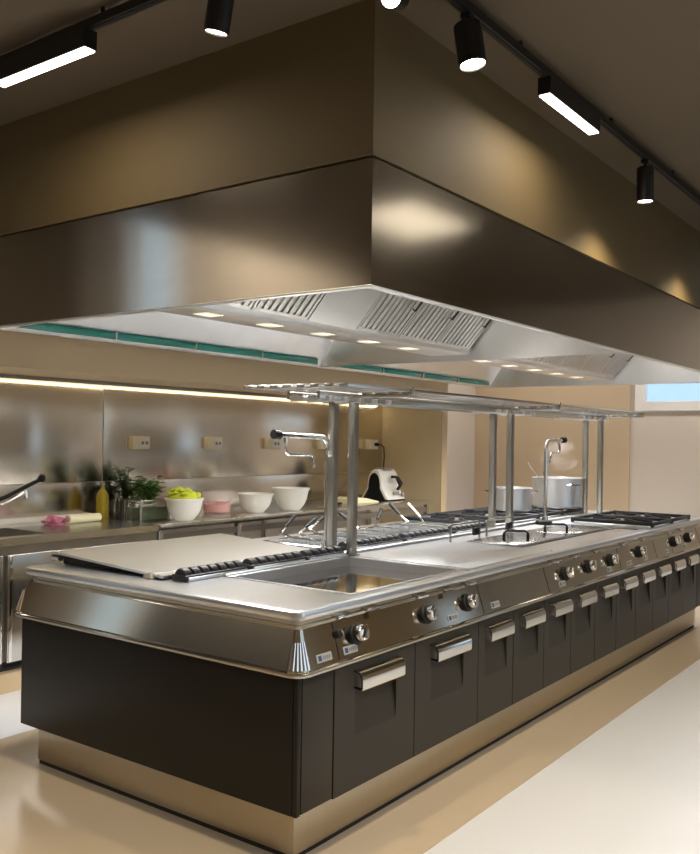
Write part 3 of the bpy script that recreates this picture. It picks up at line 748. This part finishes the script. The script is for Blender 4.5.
M().box(.31, 1.66, 2.66, 2.68, .135, .186).build('shadow_gap', GAP, sk, False)

pb = thing('prep_bench', 'long steel prep bench against the back wall carrying bowls and plants', 'bench', (3.45, 3.0, 0))
M().box(1.695, 5.22, CYF, YB-.014, .865, .905, .004).build('bench_top', STEEL, pb)
M().box(1.72, 5.20, CYF+.03, CYF+.05, .79, .835).build('front_rail', STEELD, pb, False)
for x in (1.70, 2.47, 3.55, 5.18):
    M().box(x, x+.04, CYF+.02, CYF+.06, 0, .866, .004).build('leg', STEEL, pb)
for x in (1.70, 3.55, 5.18):
    M().box(x, x+.04, YB-.06, YB-.02, 0, .866, .004).build('leg', STEEL, pb)
M().box(1.70, 5.20, CYF+.03, YB-.03, .30, .33, .003).build('lower_shelf', STEEL, pb)
ZCN = .906
# outlets
def outlet(x, z):
    t = thing('wall_outlet', '', 'outlet', (x, YB-.012, z-.05), 'ivory power outlets on the steel wall')
    M().box(x-.085, x+.085, YB-.065, YB-.0125, z-.05, z+.05, .006).build('housing', IVORY, t)
    M().box(x-.02, x+.075, YB-.068, YB-.064, z-.036, z+.036, .002).build('faceplate', WHITEP, t)
    for d in (.008, .048):
        M().lathe([(0, 0), (.014, 0), (.012, .003), (0, .003)], (x+d, YB-.068, z), 16, (0, -1, 0)).build('socket', GREY, t)
    return t
o0 = outlet(2.13, 1.45); o0['label'] = 'ivory power outlet on the steel wall above the herb plants, leftmost of the row'
for x, l in ((2.92, 'above the red tub, second from left'), (3.665, 'behind the near tap arm, third from left'), (4.42, 'beside the near shelf posts, fourth from left')):
    dup(o0, (x, YB-.012, 1.40), 'ivory power outlet on the steel wall '+l)
dup(o0, (5.24, YB-.012, 1.40), 'ivory power outlet above the food mixer with a black cord plugged in')
# bowls and tubs
def bowl(x, y, r, h, label, mt=BOWLM):
    return single(M().lathe([(0, 0), (r*.46, 0), (r*.54, .008), (r*.74, h*.25), (r*.88, h*.5), (r*.97, h*.85), (r*1.04, h*.93), (r*1.06, h), (r*.98, h), (r*.93, h*.85), (r*.84, h*.5), (r*.70, h*.25), (r*.5, .016), (0, .014)], (x, y, ZCN), 36), 'bowl', mt, label, 'bowl', (x, y, ZCN), 'white bowls on the back bench')
bowl(2.03, 2.75, .133, .158, 'white bowl heaped with lime green filling beside the herb box')
bowl(2.90, 2.86, .140, .150, 'white bowl between the red tub and the taller white bowl')
bowl(3.27, 2.80, .150, .185, 'taller white bowl, rightmost of the row of bowls')
lm = M()
for i in range(46):
    a = random.random()*2*PI; rr = .105*math.sqrt(random.random()); lm.ball((2.03+rr*math.cos(a), 2.75+rr*math.sin(a), ZCN+.165+.07*(1-rr/.14)*random.random()+.012*(random.random())+.02*(-rr*math.cos(a)/.12)), .022, 1.3, 1, .7, 8)
lm.lathe([(0, 0), (.118, 0), (.105, .04), (.06, .075), (0, .085)], (2.03, 2.75, ZCN+.135), 24)
x_ = single(lm, 'lime_filling', LIME, 'lime green chopped filling heaped in the white bowl', 'food', (2.03, 2.75, ZCN+.13)); x_['kind'] = 'stuff'
single(M().lathe([(0, 0), (.10, 0), (.108, .01), (.120, .155), (.126, .165), (.120, .168), (.115, .155), (.104, .014), (0, .010)], (2.63, 3.02, ZCN), 32), 'tub', TUB, 'milky plastic tub half full of red sauce between the bowls', 'tub', (2.63, 3.02, ZCN))
rs = M().lathe([(0, .014), (.102, .014), (.108, .07), (.08, .078), (0, .082)], (2.63, 3.02, ZCN), 32)
for i in range(14):
    a = random.random()*6.28; rr = .09*random.random(); rs.ball((2.63+rr*math.cos(a), 3.02+rr*math.sin(a), ZCN+.082), .012, 1.2, 1, .8, 8)
x_ = single(rs, 'red_sauce', RED, 'red sauce filling the lower half of the milky tub', 'food', (2.63, 3.02, ZCN+.012)); x_['kind'] = 'stuff'
# herbs
def herb(x, y, z, h, w, n, m, label, potmb=None, potm=None, group=None):
    t = thing('herb_plant', label, 'plant', (x, y, z), group)
    sm_ = M(); lf = M()
    for i in range(max(6, n//9)):
        a = random.random()*6.28; rr = w*.8*math.sqrt(random.random()); hh = h*(.55+.45*random.random())
        tip = Vector((x+rr*math.cos(a), y+rr*math.sin(a)*.7, z+hh)); b = Vector((x+rr*.25*math.cos(a), y+rr*.2*math.sin(a), z+.02)); mid = (tip+b)/2+Vector((0, 0, h*.08))
        sm_.tube([b, mid, tip], .003, 5)
        for k in range(9):
            f = .25+.75*k/8; p = b.lerp(mid, min(1, f*2)) if f < .5 else mid.lerp(tip, (f-.5)*2)
            an = random.random()*6.28; l = .046+.03*random.random(); d = Vector((math.cos(an), math.sin(an), .5*random.random()-.1)).normalized(); s_ = d.cross(Vector((0, 0, 1))).normalized()*l*.36; up = Vector((0, 0, l*.12))
            q = [p, p+d*l*.35+s_+up, p+d*l*.75+s_*.8+up*.7, p+d*l-up, p+d*l*.75-s_*.8+up*.7, p+d*l*.35-s_+up]
            vs = [lf.bm.verts.new(v) for v in q]; c = lf.bm.verts.new(p+d*l*.5)
            for j in range(6): lf.bm.faces.new([c, vs[j], vs[(j+1) % 6]])
    sm_.build('stem', STEM, t); lf.build('foliage', m, t, False)
    if potmb: potmb.build('pot', potm, t)
    return t
herb(1.93, 3.24, ZCN, .37, .11, 150, LEAFD, 'tall dark green herb plant standing behind the glass herb box',
     M().lathe([(0, 0), (.045, 0), (.06, .10), (.064, .105), (.055, .105), (.05, .09), (0, .09)], (1.93, 3.24, ZCN), 20), GREY)
herb(1.905, 2.99, ZCN+.09, .21, .15, 190, LEAF, 'bushy green basil growing out of the glass box on the bench')
gb = thing('glass_trough', 'steel framed glass box holding the bushy basil on the bench', 'planter', (1.82, 2.86, ZCN))
gm = M().box(1.72, 1.99, 2.775, 2.781, ZCN+.002, ZCN+.135).box(1.72, 1.99, 2.939, 2.945, ZCN+.002, ZCN+.135).box(1.72, 1.726, 2.781, 2.939, ZCN+.002, ZCN+.135).box(1.984, 1.99, 2.781, 2.939, ZCN+.002, ZCN+.135)
gm.build('glass_wall', GLASS, gb, False)
fm = M()
for x in (1.714, 1.984):
    for y in (2.769, 2.939): fm.box(x, x+.012, y, y+.012, ZCN, ZCN+.14, .002)
frame(fm, 1.726, 1.984, 2.781, 2.939, ZCN+.132, .012, .010, .002)
fm.build('frame', STEEL, gb)
M().box(1.73, 1.98, 2.785, 2.935, ZCN+.002, ZCN+.085).build('root_ball', mat('mossy_soil', (.16, .18, .10), .9, vary=((30, 30, 30), .5)), gb, False)
gb.location += Vector((.045, .13, 0))
def bottle(x, y, h, r, m, label, capm):
    t = thing('bottle', label, 'bottle', (x, y, ZCN), 'bottles beside the herb box')
    M().lathe([(0, 0), (r, 0), (r*1.03, .006), (r, h*.62), (r*.75, h*.72), (r*.36, h*.80), (r*.34, h*.93), (0, h*.93)], (x, y, ZCN), 20).build('glass', m, t)
    M().lathe([(0, h*.92), (r*.42, h*.92), (r*.42, h), (0, h)], (x, y, ZCN), 14).build('cap', capm, t)
bottle(1.745, 3.12, .20, .022, DKGLASS, 'slim dark bottle left of the herb plants', RUBBER)
bottle(1.735, 2.99, .17, .018, GLASS, 'slim clear bottle with steel cap beside the glass herb box', CHROME)
bottle(1.72, 3.27, .26, .045, GOLDEN, 'golden bottle shape against the steel wall left of the herbs', GREY)  # yellow patch left of the herbs, modelled as a bottle shape
# things on the sink bench
single(M().cyl((1.29, 3.08, .905+.030), (1.56, 3.10, .905+.030), .028, n=20), 'paper_roll', CREAM, 'cream paper roll lying behind the sink', 'roll', (1.42, 3.09, .906))
cl = M()
bmesh.ops.create_grid(cl.bm, x_segments=14, y_segments=10, size=.5)
for v in cl.bm.verts:
    x, y = v.co.x, v.co.y; v.co = Vector((1.20+x*.15, 3.10+y*.12, .909+.026*(1+math.sin(9*x+3*y))*(1-abs(x))+.012*math.cos(13*y)**2))
cl.slab([(1.15, 3.06, .9065), (1.25, 3.06, .9065), (1.25, 3.14, .9065), (1.15, 3.14, .9065)], .004)
single(cl, 'dishcloth', PINK, 'crumpled pink cloth beside the cream roll behind the sink', 'cloth', (1.20, 3.10, .9065))
ft = thing('spray_tap', 'black swivel sink tap with round end reaching in at the left edge', 'tap', (.45, 3.24, .905))
M().lathe([(0, 0), (.035, 0), (.03, .03), (.02, .05), (0, .05)], (.45, 3.24, .906), 18).cyl((.45, 3.24, .95), (.47, 3.19, 1.0), .02, n=14).build('base', CHROME, ft)
M().tube([(.47, 3.19, .99), (.62, 3.08, 1.04), (.80, 3.02, 1.115), (1.02, 3.0, 1.215)], .013, 10).build('arm', RUBBER, ft)
M().ball((1.03, 3.0, 1.222), .026).build('ball_end', RUBBER, ft)
M().tube([(.62, 3.04, 1.02), (.80, 3.0, 1.09), (.90, 2.99, 1.14)], .008, 8).cyl((.905, 2.99, 1.15), (.912, 2.985, 1.10), .013, n=10).build('spray_head', CHROME, ft)
# chopping cloth/board and knife right of the posts
bd = single(M().prism([(4.18, ZCN), (4.58, ZCN), (4.56, ZCN+.012), (4.36, ZCN+.05), (4.22, ZCN+.06), (4.18, ZCN+.04)], 'y', 2.80, 3.02, .006), 'folded_towel', CREAM, 'folded cream towel on the bench left of the food mixer', 'towel', (4.38, 2.9, ZCN))
kn = thing('knife', 'dark handled knife lying on the bench left of the folded towel', 'knife', (3.9, 2.86, ZCN))
M().box(3.70, 3.90, 2.855, 2.885, ZCN+.001, ZCN+.006, .001).build('blade', CHROME, kn)
M().box(3.90, 4.06, 2.855, 2.885, ZCN+.001, ZCN+.022, .006).build('handle', RUBBER, kn)

# food mixer
mxr = thing('food_mixer', 'white arched food mixer with black sides and jug handle at the end of the bench', 'appliance', (4.90, 2.98, ZCN))
AX, AY = 4.90, 2.98
def archp(w0, w1, h, n=14):
    pts = [(AY-w0, ZCN+.012)]
    for i in range(n+1):
        a = PI-PI*i/n; pts.append((AY+w1*math.cos(a)+(0), ZCN+.13+(h-.13)*math.sin(a)**.8))
    pts.append((AY+w0, ZCN+.012)); return pts
M().prism(archp(.165, .085, .305), 'x', AX-.155, AX+.155, .012).build('shell', WHITEP, mxr)
M().prism([(AY+(p[0]-AY)*.80, ZCN+.012+(p[1]-ZCN-.012)*.88) for p in archp(.165, .085, .305)], 'x', AX-.159, AX-.150).build('side_panel', RUBBER, mxr, True, 'black side panel')
M().box(AX-.15, AX+.15, AY-.16, AY+.16, ZCN, ZCN+.014, .004).build('base', RUBBER, mxr)
def front(x, f, o=0):   # point on the sloping front face, f = height fraction
    y0, z0 = AY-.165, ZCN+.012; y1, z1 = AY-.09, ZCN+.235
    return Vector((x, y0+(y1-y0)*f-.012-o, z0+(z1-z0)*f))
M().tube([front(AX-.01, .98), front(AX+.0, .98, .05), front(AX+.015, .62, .06), front(AX+.005, .42, .02)], .015, 10).tube([front(AX+.045, .98), front(AX+.06, .95, .03), front(AX+.085, .7, .04), front(AX+.02, .42, .02)], .012, 10).build('jug_handle', RUBBER, mxr, True, 'black jug handle')
M().box(AX-.06, AX+.08, AY-.06, AY+.06, ZCN+.295, ZCN+.318, .008).build('lid', GREY, mxr)
M().slab([front(AX-.05, .22, .003), front(AX+.05, .22, .003), front(AX+.05, .34, .003), front(AX-.05, .34, .003)], -.01).build('display', GREY, mxr, False)
M().lathe([(0, 0), (.022, 0), (.02, .014), (0, .016)], front(AX+.10, .20, -.002), 18, (0, -1, .25)).build('dial', GREY, mxr)
single(M().tube([(5.27, YB-.075, 1.45), (5.30, YB-.11, 1.45), (5.345, YB-.12, 1.42), (5.355, YB-.12, 1.32), (5.33, YB-.13, 1.22), (5.26, YB-.16, 1.12), (5.22, YB-.20, 1.0), (5.18, YB-.22, ZCN+.02), (5.06, 3.13, ZCN+.012), (5.04, 3.10, ZCN+.014)], .006, 8).cyl((5.265, YB-.068, 1.45), (5.265, YB-.10, 1.45), .019, n=14),
       'power_cord', RUBBER, 'black power cord looping from the outlet down to the food mixer', 'cord', (5.2, 3.2, ZCN))

# ------------------------------------------------------------------ light
W = bpy.data.worlds.new('sky'); SC.world = W; W.use_nodes = True
nt = W.node_tree; bg = nt.nodes['Background']
tc = nt.nodes.new('ShaderNodeTexCoord'); nz = nt.nodes.new('ShaderNodeTexNoise'); nz.inputs['Scale'].default_value = 5; nz.inputs['Detail'].default_value = 5
nt.links.new(tc.outputs['Generated'], nz.inputs['Vector'])
rp = nt.nodes.new('ShaderNodeValToRGB'); rp.color_ramp.elements[0].color = (.44, .65, .88, 1); rp.color_ramp.elements[0].position = .35
rp.color_ramp.elements[1].color = (.86, .94, 1, 1); rp.color_ramp.elements[1].position = .68
nt.links.new(nz.outputs['Fac'], rp.inputs[0]); nt.links.new(rp.outputs[0], bg.inputs['Color']); bg.inputs['Strength'].default_value = 1.35
for (axis, a, s, u0, u1, z0, z1) in WIN:
    ld = bpy.data.lights.new('window_portal', 'AREA'); ld.shape = 'RECTANGLE'; ld.size = u1-u0; ld.size_y = z1-z0; ld.cycles.is_portal = True
    o = bpy.data.objects.new('window_portal', ld); COL.objects.link(o)
    c = (a, (u0+u1)/2, (z0+z1)/2) if axis == 'x' else ((u0+u1)/2, a, (z0+z1)/2)
    d = Vector((s, 0, 0)) if axis == 'x' else Vector((0, s, 0))
    o.location = c; o.rotation_euler = d.to_track_quat('-Z', 'Z').to_euler()
def area(name, loc, d, sx, sy, e, col, spread=180):
    ld = bpy.data.lights.new(name, 'AREA'); ld.shape = 'RECTANGLE'; ld.size = sx; ld.size_y = sy; ld.energy = e; ld.color = col; ld.spread = math.radians(spread)
    o = bpy.data.objects.new(name, ld); COL.objects.link(o); o.location = loc; o.rotation_euler = Vector(d).to_track_quat('-Z', 'Y').to_euler(); return o
# the strip under the bulkhead
area('strip_glow', (2.9, 3.374, 1.862), (0, -.0, -1), 5.0, .02, 4, (1, .82, .50))
# lamps let into the hood
for x in (1.72, 4.72): area('hood_lamp_glow', (x, CY, 2.10), (0, 0, -1), 2.5, .29, 80, (1, .98, .96), 140)
# unseen ceiling lights added to brighten the floor and the room behind the viewer
for x, y, e in ((-2.6, -2.4, 28), (.1, -2.3, 36), (1.5, -2.6, 36), (-2.6, .5, 24)): area('unseen_ceiling_light', (x, y, 3.12), (0, 0, -1), 1.2, .35, e, (1, .98, .96), 130)
area('unseen_ceiling_light', (3.2, -1.72, 3.13), (0, 0, -1), .9, .6, 4, (1, .88, .70))  # unseen, added to put a bright patch on the hood's right face
area('unseen_ceiling_light', (6.5, .3, 3.12), (0, 0, -1), .5, 1.5, 30, (1, .93, .85))
area('unseen_ceiling_light', (6.6, 2.4, 3.12), (0, 0, -1), .5, .8, 16, (1, .93, .85))
area('unseen_hall_light', (-3.6, 4.6, 4.5), (-.45, .1, -1), .4, 1.2, 120, (1, .90, .74))  # unseen light added to wash the hall wall that the hood reflects
area('unseen_hall_light', (-2.2, 5.2, 4.5), (0, 0, -1), .5, 1.2, 30, (1, .95, .88))

# ------------------------------------------------------------------ camera
f = 881.1483; roll = .0155; yaw = .634; sy = 11.8157
cam = bpy.data.cameras.new('camera'); co = bpy.data.objects.new('camera', cam); COL.objects.link(co)
cam.sensor_fit = 'HORIZONTAL'; cam.sensor_width = 36; cam.lens = f/700*36; cam.shift_y = sy/700; cam.clip_start = .05
fw = Vector((math.cos(yaw), math.sin(yaw), 0)); r0 = Vector((math.sin(yaw), -math.cos(yaw), 0)); u0 = Vector((0, 0, 1))
rt = r0*math.cos(roll)+u0*math.sin(roll); up = u0*math.cos(roll)-r0*math.sin(roll)
co.matrix_world = Matrix(((rt.x, up.x, -fw.x, -2.3523), (rt.y, up.y, -fw.y, -1.9347), (rt.z, up.z, -fw.z, 1.5053), (0, 0, 0, 1)))
SC.camera = co
vs = SC.view_settings; SC.display_settings.display_device = 'sRGB'
vs.view_transform = 'Standard'; vs.look = 'None'; vs.gamma = 1; vs.use_curve_mapping = False; vs.exposure = 0.0
